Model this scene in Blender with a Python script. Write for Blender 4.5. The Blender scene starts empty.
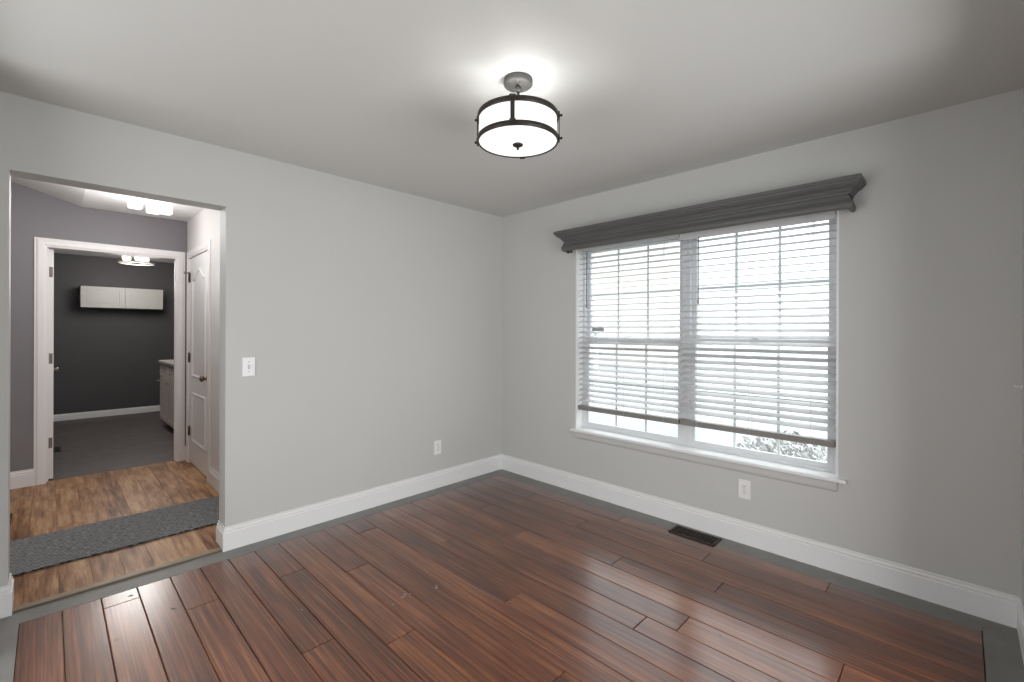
import bpy, bmesh, math, random
from mathutils import Vector, Matrix
from math import pi, sin, cos, radians
random.seed(7)
S = bpy.context.scene
COL = S.collection

# ------------------------------------------------------------------ camera
YAW, ROLL = 0.77717, 0.00323
CAM = Vector((-3.080, -3.169, 1.340))
fw = Vector((cos(YAW), sin(YAW), 0)); rt = Vector((sin(YAW), -cos(YAW), 0)); up = Vector((0, 0, 1))
r2 = rt * cos(ROLL) + up * sin(ROLL); u2 = -rt * sin(ROLL) + up * cos(ROLL)
cd = bpy.data.cameras.new('camera'); cam = bpy.data.objects.new('camera', cd); COL.objects.link(cam)
cam.matrix_world = Matrix(((r2.x, u2.x, -fw.x, CAM.x), (r2.y, u2.y, -fw.y, CAM.y), (r2.z, u2.z, -fw.z, CAM.z), (0, 0, 0, 1)))
cd.sensor_width = 36.0; cd.lens = 36.0 * 455.1 / 1024; cd.shift_y = -10.56 / 1024
cd.clip_start = 0.02; cd.clip_end = 200
S.camera = cam

# ------------------------------------------------------------------ world, sun, exposure
SKY_STRENGTH = 1.7
W = bpy.data.worlds.new('sky'); S.world = W; W.use_nodes = True
nt = W.node_tree; nt.nodes.clear()
wo = nt.nodes.new('ShaderNodeOutputWorld'); bg = nt.nodes.new('ShaderNodeBackground')
bg.inputs['Color'].default_value = (0.93, 0.965, 1.0, 1); bg.inputs['Strength'].default_value = SKY_STRENGTH
# overcast sky, brighter overhead than at the horizon
tcw = nt.nodes.new('ShaderNodeTexCoord'); sx = nt.nodes.new('ShaderNodeSeparateXYZ'); nt.links.new(tcw.outputs['Generated'], sx.inputs[0])
mrw = nt.nodes.new('ShaderNodeMapRange'); mrw.inputs['From Min'].default_value = .12; mrw.inputs['From Max'].default_value = .55
mrw.inputs['To Min'].default_value = SKY_STRENGTH; mrw.inputs['To Max'].default_value = SKY_STRENGTH * 3.0
nt.links.new(sx.outputs['Z'], mrw.inputs['Value']); nt.links.new(mrw.outputs[0], bg.inputs['Strength'])
nt.links.new(bg.outputs[0], wo.inputs[0])
S.view_settings.view_transform = 'Standard'; S.view_settings.look = 'None'
S.view_settings.exposure = 0.0; S.view_settings.gamma = 1.0; S.view_settings.use_curve_mapping = False
cy = S.cycles
cy.use_denoising = True
try: cy.denoiser = 'OPENIMAGEDENOISE'
except Exception: pass
cy.max_bounces = 10; cy.diffuse_bounces = 6; cy.glossy_bounces = 4; cy.transmission_bounces = 8; cy.transparent_max_bounces = 12
cy.caustics_reflective = False; cy.caustics_refractive = False; cy.sample_clamp_indirect = 4.0

def light(name, kind, loc, power, color=(1, 1, 1), size=0.1, size_y=None, rot=None, parent=None):
    l = bpy.data.lights.new(name, kind); l.energy = power; l.color = color
    if kind == 'AREA':
        l.size = size
        if size_y: l.shape = 'RECTANGLE'; l.size_y = size_y
    else: l.shadow_soft_size = size
    o = bpy.data.objects.new(name, l); COL.objects.link(o); o.location = loc
    if rot: o.rotation_euler = rot
    if parent: o.parent = parent
    return o

# daylight portal filling the window opening, guides sky sampling only
pw = light('window_portal', 'AREA', (0.17, -1.787, 1.28), 1, size=1.80, size_y=1.56, rot=(0, radians(90), 0))
pw.data.size = 1.56; pw.data.size_y = 1.80
pw.data.cycles.is_portal = True
# sun high over the house, shining away from the window onto the yard
sun = bpy.data.lights.new('sun', 'SUN'); sun.energy = 1.0; sun.color = (1, .98, .94); sun.angle = radians(2)
so_ = bpy.data.objects.new('sun', sun); COL.objects.link(so_); so_.rotation_euler = Vector((.62, .35, -.70)).to_track_quat('-Z', 'Y').to_euler()
# light powers; the first two are unseen fill lights added behind the camera
FILL_POWER = 86
FILL2_POWER = 49
TILT_D = 0; TILT_C = 12
FIX_POWER = 15.0
HALL_POWER = 28.0
LAUNDRY_POWER = 48.0

# ------------------------------------------------------------------ helpers
def tag(o, label=None, cat=None, group=None, kind=None):
    if label: o['label'] = label
    if cat: o['category'] = cat
    if group: o['group'] = group
    if kind: o['kind'] = kind
    return o
def empty(name, loc, label, cat, group=None):
    o = bpy.data.objects.new(name, None); COL.objects.link(o); o.location = loc
    o.empty_display_size = 0.05
    return tag(o, label, cat, group)

class MB:
    """collects shapes in world coordinates"""
    def __init__(s): s.bm = bmesh.new()
    def box(s, x0, x1, y0, y1, z0, z1, bev=0, rot=None, seg=2):
        b = bmesh.new(); bmesh.ops.create_cube(b, size=1)
        for v in b.verts:
            v.co = Vector(((v.co.x) * (x1 - x0), (v.co.y) * (y1 - y0), (v.co.z) * (z1 - z0)))
        if bev: bmesh.ops.bevel(b, geom=b.edges[:], offset=bev, segments=seg, affect='EDGES', profile=.5)
        m = Matrix.Translation(((x0 + x1) / 2, (y0 + y1) / 2, (z0 + z1) / 2))
        if rot is not None: m = m @ rot
        b.transform(m); s.merge(b); return s
    def merge(s, b, smooth=None):
        if smooth is not None:
            for f in b.faces: f.smooth = smooth
        me = bpy.data.meshes.new('tmp'); b.to_mesh(me); b.free(); s.bm.from_mesh(me); bpy.data.meshes.remove(me)
    def lathe(s, prof, c=(0, 0, 0), axis='z', n=40, caps=True):
        """prof list of (r, h) revolved"""
        b = bmesh.new(); rings = []
        for r, h in prof:
            rings.append([b.verts.new((r * cos(2 * pi * i / n), r * sin(2 * pi * i / n), h)) for i in range(n)])
        for a, d in zip(rings, rings[1:]):
            for i in range(n):
                f = b.faces.new((a[i], a[(i + 1) % n], d[(i + 1) % n], d[i])); f.smooth = True
        if caps:
            for rg, fl in ((rings[0], True), (rings[-1], False)):
                try: b.faces.new(rg[::-1] if fl else rg)
                except Exception: pass
        bmesh.ops.remove_doubles(b, verts=b.verts[:], dist=1e-6)
        bmesh.ops.recalc_face_normals(b, faces=b.faces[:])
        m = Matrix.Translation(c)
        if axis == 'x': m = m @ Matrix.Rotation(pi / 2, 4, 'Y')
        if axis == '-x': m = m @ Matrix.Rotation(-pi / 2, 4, 'Y')
        if axis == 'y': m = m @ Matrix.Rotation(-pi / 2, 4, 'X')
        if axis == '-y': m = m @ Matrix.Rotation(pi / 2, 4, 'X')
        if isinstance(axis, Matrix): m = m @ axis
        b.transform(m); s.merge(b); return s
    def tube(s, pts, r, n=10):
        pts = [Vector(p) for p in pts]; b = bmesh.new(); rings = []
        for i, p in enumerate(pts):
            d = (pts[min(i + 1, len(pts) - 1)] - pts[max(i - 1, 0)]).normalized()
            a = d.orthogonal().normalized() if i == 0 else (a - d * a.dot(d)).normalized()
            c = d.cross(a)
            rings.append([b.verts.new(p + (a * cos(2 * pi * k / n) + c * sin(2 * pi * k / n)) * r) for k in range(n)])
        for q, w in zip(rings, rings[1:]):
            for i in range(n):
                f = b.faces.new((q[i], q[(i + 1) % n], w[(i + 1) % n], w[i])); f.smooth = True
        b.faces.new(rings[0][::-1]); b.faces.new(rings[-1])
        bmesh.ops.recalc_face_normals(b, faces=b.faces[:]); s.merge(b); return s
    def sphere(s, c, r, sc=(1, 1, 1), n=20):
        b = bmesh.new(); bmesh.ops.create_uvsphere(b, u_segments=n, v_segments=n // 2 + 2, radius=r)
        b.transform(Matrix.Translation(c) @ Matrix.Diagonal((*sc, 1))); s.merge(b, True); return s
    def sweep(s, prof, path, basis, closed=False):
        """prof = closed polygon [(t, w)], t offset to the left of path, w along the third axis; path 2-D; basis(a, b, w) -> Vector"""
        b = bmesh.new(); P = [Vector(p) for p in path]; n = len(P); rings = []
        for i in range(n):
            if closed: d0 = (P[i] - P[i - 1]).normalized(); d1 = (P[(i + 1) % n] - P[i]).normalized()
            else:
                d1 = (P[min(i + 1, n - 1)] - P[min(i, n - 2)]).normalized(); d0 = (P[max(i, 1)] - P[max(i - 1, 0)]).normalized()
            n0 = Vector((-d0.y, d0.x)); n1 = Vector((-d1.y, d1.x)); m = (n0 + n1)
            m = m / m.length_squared * 2
            rings.append([b.verts.new(basis(P[i].x + m.x * t, P[i].y + m.y * t, w)) for t, w in prof])
        k = len(prof); rr = list(zip(rings, rings[1:])) + ([(rings[-1], rings[0])] if closed else [])
        for q, w in rr:
            for i in range(k): b.faces.new((q[i], q[(i + 1) % k], w[(i + 1) % k], w[i]))
        if not closed: b.faces.new(rings[0][::-1]); b.faces.new(rings[-1])
        bmesh.ops.recalc_face_normals(b, faces=b.faces[:]); s.merge(b); return s
    def poly(s, pts, thick, n):
        """flat polygon (3-D points) extruded by thick along n"""
        b = bmesh.new(); n = Vector(n) * thick
        A = [b.verts.new(Vector(p)) for p in pts]; B = [b.verts.new(Vector(p) + n) for p in pts]
        b.faces.new(A[::-1]); b.faces.new(B)
        for i in range(len(A)): b.faces.new((A[i], A[(i + 1) % len(A)], B[(i + 1) % len(A)], B[i]))
        bmesh.ops.recalc_face_normals(b, faces=b.faces[:]); s.merge(b); return s
    def build(s, name, mat, parent=None, origin=None):
        me = bpy.data.meshes.new(name)
        base = Vector(origin) if origin is not None else None
        if parent is not None:
            off = Vector((0, 0, 0)); q = parent
            while q is not None: off += q.location; q = q.parent
            if base is None: base = off
            loc = base - off
        else:
            if base is None:
                base = Vector((0, 0, 0))
            loc = base
        bmesh.ops.translate(s.bm, verts=s.bm.verts[:], vec=-base)
        s.bm.to_mesh(me); s.bm.free()
        me.materials.append(mat)
        o = bpy.data.objects.new(name, me); COL.objects.link(o); o.location = loc
        if parent is not None: o.parent = parent
        return o
def struct(name, mb, mat, parent=None):
    o = mb.build(name, mat, parent)
    if parent is None: o['kind'] = 'structure'
    return o
XY = lambda a, b, w: Vector((a, b, w))

# ------------------------------------------------------------------ materials
def mat(name, col, rough=.5, metal=0, spec=.5, bump=0, bscale=300, var=0, vscale=3, coat=0, emis=None, estr=0):
    m = bpy.data.materials.new(name); m.use_nodes = True; t = m.node_tree; p = t.nodes['Principled BSDF']
    p.inputs['Base Color'].default_value = (*col, 1); p.inputs['Roughness'].default_value = rough
    p.inputs['Metallic'].default_value = metal; p.inputs['Specular IOR Level'].default_value = spec
    p.inputs['Coat Weight'].default_value = coat
    if emis: p.inputs['Emission Color'].default_value = (*emis, 1); p.inputs['Emission Strength'].default_value = estr
    tc = t.nodes.new('ShaderNodeTexCoord')
    if var:
        n = t.nodes.new('ShaderNodeTexNoise'); n.inputs['Scale'].default_value = vscale; n.inputs['Detail'].default_value = 4
        t.links.new(tc.outputs['Object'], n.inputs['Vector'])
        r = t.nodes.new('ShaderNodeValToRGB')
        r.color_ramp.elements[0].position = .3; r.color_ramp.elements[1].position = .7
        r.color_ramp.elements[0].color = (*[c * (1 - var) for c in col], 1); r.color_ramp.elements[1].color = (*[min(1, c * (1 + var)) for c in col], 1)
        t.links.new(n.outputs['Fac'], r.inputs['Fac']); t.links.new(r.outputs['Color'], p.inputs['Base Color'])
    if bump:
        n = t.nodes.new('ShaderNodeTexNoise'); n.inputs['Scale'].default_value = bscale; n.inputs['Detail'].default_value = 2
        t.links.new(tc.outputs['Object'], n.inputs['Vector'])
        b = t.nodes.new('ShaderNodeBump'); b.inputs['Strength'].default_value = bump; b.inputs['Distance'].default_value = .002
        t.links.new(n.outputs['Fac'], b.inputs['Height']); t.links.new(b.outputs['Normal'], p.inputs['Normal'])
    return m

WALL = mat('wall_paint', (.56, .56, .55), .55, spec=.3, bump=.12, bscale=220, var=.012, vscale=1.2)
CEIL = mat('ceiling_paint', (.62, .615, .60), .8, spec=.15, bump=.15, bscale=180, var=.012, vscale=1.1)
HALLCEIL = mat('hall_ceiling_paint', (.75, .75, .74), .8, spec=.15, bump=.1)
PURPLE = mat('mauve_grey_paint', (.205, .193, .205), .5, spec=.3, bump=.1, var=.02)
CHAR = mat('charcoal_paint', (.075, .070, .074), .5, spec=.3, bump=.1, var=.03)
TRIM = mat('white_trim_paint', (.80, .80, .80), .35, spec=.5, var=.01, vscale=2)
WARMTRIM = mat('white_casing_paint', (.80, .775, .775), .35, spec=.5, var=.01)
BORDER = mat('grey_floor_border_paint', (.205, .20, .19), .45, spec=.4, var=.10, vscale=7, bump=.2, bscale=60)
VINYL = mat('white_vinyl', (.66, .67, .69), .4, spec=.4)
GRILLE = mat('window_grille', (.86, .88, .90), .5)
SLAT = mat('white_slat', (.58, .58, .58), .45, spec=.4)
RAIL = mat('rail_backlit_shade', (.24, .228, .21), .5)  # backlit shade of the rail and stacked slats put into the colour
CORD = mat('white_cord', (.72, .72, .72), .8)
WAND = mat('smoky_wand', (.16, .16, .17), .25)
BRONZE = mat('dark_bronze', (.045, .038, .034), .38, metal=.6, var=.2, vscale=60)
CANOPY = mat('brushed_grey_metal', (.10, .097, .093), .45, metal=.3)
PLATE = mat('white_plate', (.83, .83, .83), .3)
SLOT = mat('dark_slot', (.03, .03, .03), .6)
SWITCHGREY = mat('grey_recess', (.45, .45, .45), .5)
REGISTER = mat('register_metal', (.024, .014, .010), .5, spec=.4, var=.2, vscale=50)
BLACK = mat('black_metal', (.01, .01, .01), .5)
DARKHINGE = mat('tarnished_metal', (.16, .13, .11), .4, metal=.5)
NICKEL = mat('satin_nickel', (.42, .38, .34), .32, metal=.9)
BRASS = mat('aged_brass', (.22, .15, .10), .28, metal=.9)
CAB = mat('ivory_cabinet_paint', (.385, .38, .355), .4, var=.01)
CAB2 = mat('taupe_cabinet_paint', (.62, .57, .51), .45, var=.02)
STONE = mat('laminate_top', (.34, .31, .285), .4, var=.25, vscale=45)
BLACKOUT = mat('toe_kick', (.02, .02, .02), .8)

def wood_nodes(m, stops, streak, rough, use_attr, bumps=.25, along='y', cross=60, lng=1.6, spec=.5, tone=.5, knots=0, hue=False):
    m.use_nodes = True; t = m.node_tree; p = t.nodes['Principled BSDF']; L = t.links
    tc = t.nodes.new('ShaderNodeTexCoord')
    at = t.nodes.new('ShaderNodeAttribute'); at.attribute_name = 'plank_tone'
    sc = t.nodes.new('ShaderNodeMapping'); sc.inputs['Scale'].default_value = (cross, lng, 1) if along == 'y' else (lng, cross, 1)
    off = t.nodes.new('ShaderNodeVectorMath'); off.operation = 'MULTIPLY_ADD'
    comb = t.nodes.new('ShaderNodeCombineXYZ')
    ml = t.nodes.new('ShaderNodeMath'); ml.operation = 'MULTIPLY'; ml.inputs[1].default_value = 37.0
    L.new(at.outputs['Fac'], ml.inputs[0])
    for i in (0, 1, 2): L.new(ml.outputs[0], comb.inputs[i])
    L.new(tc.outputs['Object'], sc.inputs['Vector'])
    add = t.nodes.new('ShaderNodeVectorMath'); add.operation = 'ADD'
    L.new(sc.outputs[0], add.inputs[0]); L.new(comb.outputs[0], add.inputs[1])
    n1 = t.nodes.new('ShaderNodeTexNoise'); n1.inputs['Scale'].default_value = 1.0; n1.inputs['Detail'].default_value = 6; n1.inputs['Roughness'].default_value = .65
    n1.inputs['Distortion'].default_value = 0
    L.new(add.outputs[0], n1.inputs['Vector'])
    # broad cloudy tone
    sc2 = t.nodes.new('ShaderNodeMapping'); sc2.inputs['Scale'].default_value = (9, 2.0, 1) if along == 'y' else (2.0, 9, 1)
    L.new(tc.outputs['Object'], sc2.inputs['Vector'])
    add2 = t.nodes.new('ShaderNodeVectorMath'); add2.operation = 'ADD'; L.new(sc2.outputs[0], add2.inputs[0]); L.new(comb.outputs[0], add2.inputs[1])
    n2 = t.nodes.new('ShaderNodeTexNoise'); n2.inputs['Scale'].default_value = 1.0; n2.inputs['Detail'].default_value = 3
    L.new(add2.outputs[0], n2.inputs['Vector'])
    # mix: streak*n1 + (..)*n2 + tone*attr
    a = t.nodes.new('ShaderNodeMath'); a.operation = 'MULTIPLY'; a.inputs[1].default_value = streak; L.new(n1.outputs['Fac'], a.inputs[0])
    b = t.nodes.new('ShaderNodeMath'); b.operation = 'MULTIPLY_ADD'; b.inputs[1].default_value = .45; L.new(n2.outputs['Fac'], b.inputs[0]); L.new(a.outputs[0], b.inputs[2])
    c = t.nodes.new('ShaderNodeMath'); c.operation = 'MULTIPLY_ADD'; c.inputs[1].default_value = tone; L.new(at.outputs['Fac'], c.inputs[0]); L.new(b.outputs[0], c.inputs[2])
    mr = t.nodes.new('ShaderNodeMapRange'); mean = .5 * (streak + .45 + tone); hw = .15 * streak + .04 + .35 * tone; mr.inputs['From Min'].default_value = mean - hw; mr.inputs['From Max'].default_value = mean + hw
    L.new(c.outputs[0], mr.inputs['Value'])
    r = t.nodes.new('ShaderNodeValToRGB'); cr = r.color_ramp
    while len(cr.elements) < len(stops): cr.elements.new(.5)
    for e, (pos, colr) in zip(cr.elements, stops): e.position = pos; e.color = (*colr, 1)
    L.new(mr.outputs[0], r.inputs['Fac'])
    L.new(r.outputs['Color'], p.inputs['Base Color'])
    p.inputs['Roughness'].default_value = rough; p.inputs['Specular IOR Level'].default_value = spec
    bp = t.nodes.new('ShaderNodeBump'); bp.inputs['Strength'].default_value = bumps; bp.inputs['Distance'].default_value = .0012
    L.new(n1.outputs['Fac'], bp.inputs['Height']); L.new(bp.outputs['Normal'], p.inputs['Normal'])
    return m
BAMBOO = wood_nodes(bpy.data.materials.new('dark_reddish_hardwood'),
    [(0, (.030, .008, .003)), (.35, (.095, .026, .009)), (.65, (.175, .054, .019)), (1, (.30, .115, .045))], 1.15, .34, True, bumps=.03, cross=100, lng=1.5, tone=.18, spec=.3)
BAMBOO.node_tree.nodes['Principled BSDF'].inputs['Coat Weight'].default_value = 1.0
BAMBOO.node_tree.nodes['Principled BSDF'].inputs['Coat Roughness'].default_value = .21
OAK = wood_nodes(bpy.data.materials.new('tan_oak_laminate'),
    [(0, (.105, .038, .013)), (.3, (.25, .112, .045)), (.65, (.45, .245, .120)), (1, (.58, .37, .21))], 1.3, .40, True, bumps=.04, cross=30, lng=3.0, tone=.22, spec=.3)
NOSING = mat('tan_nosing', (.25, .19, .13), .4, var=.15, vscale=20)

# cornice: dark grey with a faint lengthwise grain
CORNICE = mat('dark_grey_stain', (.105, .105, .102), .45, spec=.35)
def grain(m, sx, amount):
    t = m.node_tree; p = t.nodes['Principled BSDF']; tc = t.nodes.new('ShaderNodeTexCoord'); mp = t.nodes.new('ShaderNodeMapping'); mp.inputs['Scale'].default_value = sx
    n = t.nodes.new('ShaderNodeTexNoise'); n.inputs['Scale'].default_value = 1; n.inputs['Detail'].default_value = 5
    t.links.new(tc.outputs['Object'], mp.inputs[0]); t.links.new(mp.outputs[0], n.inputs['Vector'])
    r = t.nodes.new('ShaderNodeValToRGB'); c = p.inputs['Base Color'].default_value[:3]
    r.color_ramp.elements[0].position = .3; r.color_ramp.elements[1].position = .7
    r.color_ramp.elements[0].color = (*[v * (1 - amount) for v in c], 1); r.color_ramp.elements[1].color = (*[v * (1 + amount) for v in c], 1)
    t.links.new(n.outputs['Fac'], r.inputs['Fac']); t.links.new(r.outputs['Color'], p.inputs['Base Color'])
grain(CORNICE, (60, 3, 160), .12)

# tile floor
TILE = bpy.data.materials.new('dark_slate_tile'); TILE.use_nodes = True
t = TILE.node_tree; p = t.nodes['Principled BSDF']; tc = t.nodes.new('ShaderNodeTexCoord'); br = t.nodes.new('ShaderNodeTexBrick')
br.inputs['Scale'].default_value = 1; br.inputs['Brick Width'].default_value = .6; br.inputs['Row Height'].default_value = .3; br.inputs['Mortar Size'].default_value = .003
br.inputs['Color1'].default_value = (.085, .072, .070, 1); br.inputs['Color2'].default_value = (.098, .083, .080, 1); br.inputs['Mortar'].default_value = (.06, .052, .05, 1)
t.links.new(tc.outputs['Object'], br.inputs['Vector'])
nz = t.nodes.new('ShaderNodeTexNoise'); nz.inputs['Scale'].default_value = 9; nz.inputs['Detail'].default_value = 6; t.links.new(tc.outputs['Object'], nz.inputs['Vector'])
mx = t.nodes.new('ShaderNodeMix'); mx.data_type = 'RGBA'; mx.blend_type = 'OVERLAY'; mx.inputs[0].default_value = .5
t.links.new(br.outputs['Color'], mx.inputs[6]); t.links.new(nz.outputs['Fac'], mx.inputs[7]); t.links.new(mx.outputs[2], p.inputs['Base Color']); p.inputs['Roughness'].default_value = .5

# ribbed runner
RUG = bpy.data.materials.new('ribbed_grey_carpet'); RUG.use_nodes = True
t = RUG.node_tree; p = t.nodes['Principled BSDF']; tc = t.nodes.new('ShaderNodeTexCoord')
wv = t.nodes.new('ShaderNodeTexWave'); wv.wave_type = 'BANDS'; wv.bands_direction = 'Y'; wv.inputs['Scale'].default_value = 14; wv.inputs['Distortion'].default_value = 1.2; wv.inputs['Detail'].default_value = 2; wv.inputs['Detail Scale'].default_value = 3
nz = t.nodes.new('ShaderNodeTexNoise'); nz.inputs['Scale'].default_value = 1; nz.inputs['Detail'].default_value = 4
mp_ = t.nodes.new('ShaderNodeMapping'); mp_.inputs['Scale'].default_value = (38, 130, 1); t.links.new(tc.outputs['Object'], mp_.inputs[0])
ad = t.nodes.new('ShaderNodeMath'); ad.operation = 'MULTIPLY_ADD'; ad.inputs[1].default_value = .35
t.links.new(tc.outputs['Object'], wv.inputs['Vector']); t.links.new(mp_.outputs[0], nz.inputs['Vector'])
t.links.new(wv.outputs['Fac'], ad.inputs[0]); t.links.new(nz.outputs['Fac'], ad.inputs[2])
rp = t.nodes.new('ShaderNodeValToRGB'); rp.color_ramp.elements[0].position = .45; rp.color_ramp.elements[1].position = .90
rp.color_ramp.elements[0].color = (.035, .037, .042, 1); rp.color_ramp.elements[1].color = (.38, .38, .38, 1)
t.links.new(ad.outputs[0], rp.inputs['Fac']); t.links.new(rp.outputs['Color'], p.inputs['Base Color']); p.inputs['Roughness'].default_value = .95; p.inputs['Specular IOR Level'].default_value = .1
bp = t.nodes.new('ShaderNodeBump'); bp.inputs['Strength'].default_value = .8; bp.inputs['Distance'].default_value = .004
t.links.new(ad.outputs[0], bp.inputs['Height']); t.links.new(bp.outputs['Normal'], p.inputs['Normal'])

def mix_shader(name, parts):
    """parts: list of (weight, node type, color, roughness)"""
    m = bpy.data.materials.new(name); m.use_nodes = True; t = m.node_tree; t.nodes.clear(); out = t.nodes.new('ShaderNodeOutputMaterial'); prev = None; acc = 0
    for w, ty, c, r in parts:
        n = t.nodes.new(ty); n.inputs['Color'].default_value = (*c, 1)
        if 'Roughness' in n.inputs and r is not None: n.inputs['Roughness'].default_value = r
        if ty == 'ShaderNodeEmission': n.inputs['Strength'].default_value = r
        if prev is None: prev = n.outputs[0]; acc = w
        else:
            mx = t.nodes.new('ShaderNodeMixShader'); acc += w; mx.inputs[0].default_value = w / acc
            t.links.new(prev, mx.inputs[1]); t.links.new(n.outputs[0], mx.inputs[2]); prev = mx.outputs[0]
    t.links.new(prev, out.inputs[0]); return m
GLASS = mix_shader('window_glass', [(.93, 'ShaderNodeBsdfTransparent', (.97, .985, .98), None), (.07, 'ShaderNodeBsdfGlossy', (1, 1, 1), .02)])
OPAL = mix_shader('white_opal_glass', [(.55, 'ShaderNodeBsdfTranslucent', (.95, .95, .94), None), (.10, 'ShaderNodeEmission', (1, .99, .97), 4.5), (.10, 'ShaderNodeBsdfTransparent', (1, 1, 1), None), (.22, 'ShaderNodeBsdfDiffuse', (.9, .9, .9), .5), (.08, 'ShaderNodeBsdfGlossy', (1, 1, 1), .1)])
def emit(name, c, s):
    m = bpy.data.materials.new(name); m.use_nodes = True; t = m.node_tree; t.nodes.clear()
    o = t.nodes.new('ShaderNodeOutputMaterial'); e = t.nodes.new('ShaderNodeEmission'); e.inputs[0].default_value = (*c, 1); e.inputs[1].default_value = s
    t.links.new(e.outputs[0], o.inputs[0]); return m
BULB = emit('lit_bulb', (1, .98, .95), 12)
HALLGLASS = emit('lit_hall_shade', (1, .99, .97), 1.8)
WARMBULB = emit('lit_warm_bulb', (1, .93, .85), 3.0)

# ------------------------------------------------------------------ room shell
H = 2.44; RX = -3.31; RY = -3.37; TA = .14; OX0, OX1 = -3.213, -2.331; OZ = 2.085
WY0, WY1, WZ0, WZ1 = -2.688, -.886, .503, 2.06
m = MB(); m.box(RX, OX0, 0, TA, -.12, 2.5); m.box(OX0, OX1, 0, TA, OZ, 2.5); m.box(OX1, .15, 0, TA, -.12, 2.5)
# widen the hallway side so the wall also closes the hall to the left and right
m.box(-5.2, RX, 0, TA, -.12, 3.2); m.box(RX, OX1, .02, TA, 2.5, 3.2)
struct('wall_left', m, WALL)
m = MB(); m.box(0, .15, RY - .12, WY0, -.12, 2.5); m.box(0, .15, WY1, 0, -.12, 2.5); m.box(0, .15, WY0, WY1, -.12, WZ0); m.box(0, .15, WY0, WY1, WZ1, 2.5)
struct('wall_right', m, WALL)
# walls behind the camera, each with an opening added to admit the fill light
BY0, BY1 = -2.40, -.40
m = MB(); m.box(RX - .12, RX, RY - .12, BY0, -.12, 2.5); m.box(RX - .12, RX, BY1, 0, -.12, 2.5); m.box(RX - .12, RX, BY0, BY1, 2.36, 2.5)
struct('wall_behind_left', m, WALL)
AX0, AX1 = -2.75, -.75
m = MB(); m.box(RX, AX0, RY - .12, RY, -.12, 2.5); m.box(AX1, 0, RY - .12, RY, -.12, 2.5); m.box(AX0, AX1, RY - .12, RY, 2.12, 2.5)
struct('wall_behind_right', m, WALL)
struct('ceiling', MB().box(RX - .12, .15, RY - .12, .02, H, H + .06), CEIL)
# unseen space added behind the camera to house the fill lights, no windows
m = MB(); m.box(-6.5, .12, -6.8, -6.7, -.12, 2.5); m.box(-6.6, -6.5, -6.8, 0, -.12, 2.5); m.box(.02, .12, -6.7, RY - .12, -.12, 2.5); m.box(-6.5, -5.2, -.1, 0, -.12, 2.5)
struct('wall_added_space', m, WALL)
m = MB(); m.box(-6.5, .02, -6.7, RY - .12, H, H + .06); m.box(-6.5, RX - .12, RY - .12, 0, H, H + .06)
struct('ceiling_added_space', m, CEIL)
m = MB(); m.box(-6.5, .02, -6.7, RY - .1, -.12, -.001); m.box(-6.5, RX - .1, RY - .1, 0, -.12, -.001)
struct('floor_added_space', m, BORDER)
light('added_fill_light', 'AREA', (-1.9, -4.5, 1.05), FILL_POWER, (.985, 1, 1), size=2.4, size_y=2.0, rot=(radians(90 + TILT_D), 0, 0))  # added fill, brightens the room from behind the camera
light('added_fill_light', 'AREA', (-4.4, -1.35, 1.05), FILL2_POWER, (.985, 1, 1), size=2.2, size_y=2.0, rot=(radians(90 + TILT_C), 0, radians(-90)))  # second added fill, through the opening in the left rear wall

# ------------------------------------------------------------------ floor of planks
PX0, PX1, PY0, PY1 = -3.174, -.151, RY + .126, -.126
edges = [PX0, -3.034, -2.896, -2.758, -2.620, -2.483, -2.345, -2.207, -2.070, -1.926, -1.788, -1.650, -1.513, -1.376, -1.240, -1.112, -.972, -.828, -.690, -.552, -.414, -.276, PX1]
joints = {0: [-1.7], 1: [-2.3], 2: [-.25, -2.1], 3: [-1.35], 4: [-.544, -2.4], 5: [-2.0], 6: [-1.233], 7: [-.55, -2.5], 8: [-1.431], 9: [-.75, -2.75],
          10: [-2.065], 11: [-.35, -2.35], 12: [-1.573], 13: [-.85, -2.9], 14: [-2.126], 15: [-2.27], 16: [-1.1, -2.84], 17: [-.6, -1.75], 18: [-2.274], 19: [-1.3], 20: [-.7, -2.1], 21: [-1.45, -2.68]}
def planks(name, mt, cells, z, gap=.0011, depth=.0016):
    bm = bmesh.new(); lay = bm.faces.layers.float.new('plank_tone'); rnd = random.Random(5)
    for (x0, x1, y0, y1) in cells:
        tn = rnd.random(); g = gap; v = []
        for (a, b, zz) in ((0, 0, z - .012), (0, 0, z - depth), (g, g, z)):
            v.append([bm.verts.new((x0 + g * .25 + a, y0 + g * .25 + b, zz)), bm.verts.new((x1 - g * .25 - a, y0 + g * .25 + b, zz)), bm.verts.new((x1 - g * .25 - a, y1 - g * .25 - b, zz)), bm.verts.new((x0 + g * .25 + a, y1 - g * .25 - b, zz))])
        fs = [bm.faces.new(v[2])]
        for r0, r1 in zip(v, v[1:]):
            for i in range(4): fs.append(bm.faces.new((r0[i], r0[(i + 1) % 4], r1[(i + 1) % 4], r1[i])))
        for f in fs: f[lay] = tn
    me = bpy.data.meshes.new(name); bm.to_mesh(me); bm.free(); me.materials.append(mt)
    o = bpy.data.objects.new(name, me); COL.objects.link(o); return o
cells = []
for i in range(len(edges) - 1):
    ys = [PY1] + sorted(joints[i], reverse=True) + [PY0]
    for a, b in zip(ys, ys[1:]): cells.append((edges[i], edges[i + 1], b, a))
fl = planks('floor', BAMBOO, cells, 0.0, gap=.0030, depth=.003); fl['kind'] = 'structure'
struct('floor_base', MB().box(RX - .1, .1, RY - .1, .005, -.12, -.0122), BLACKOUT)
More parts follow.
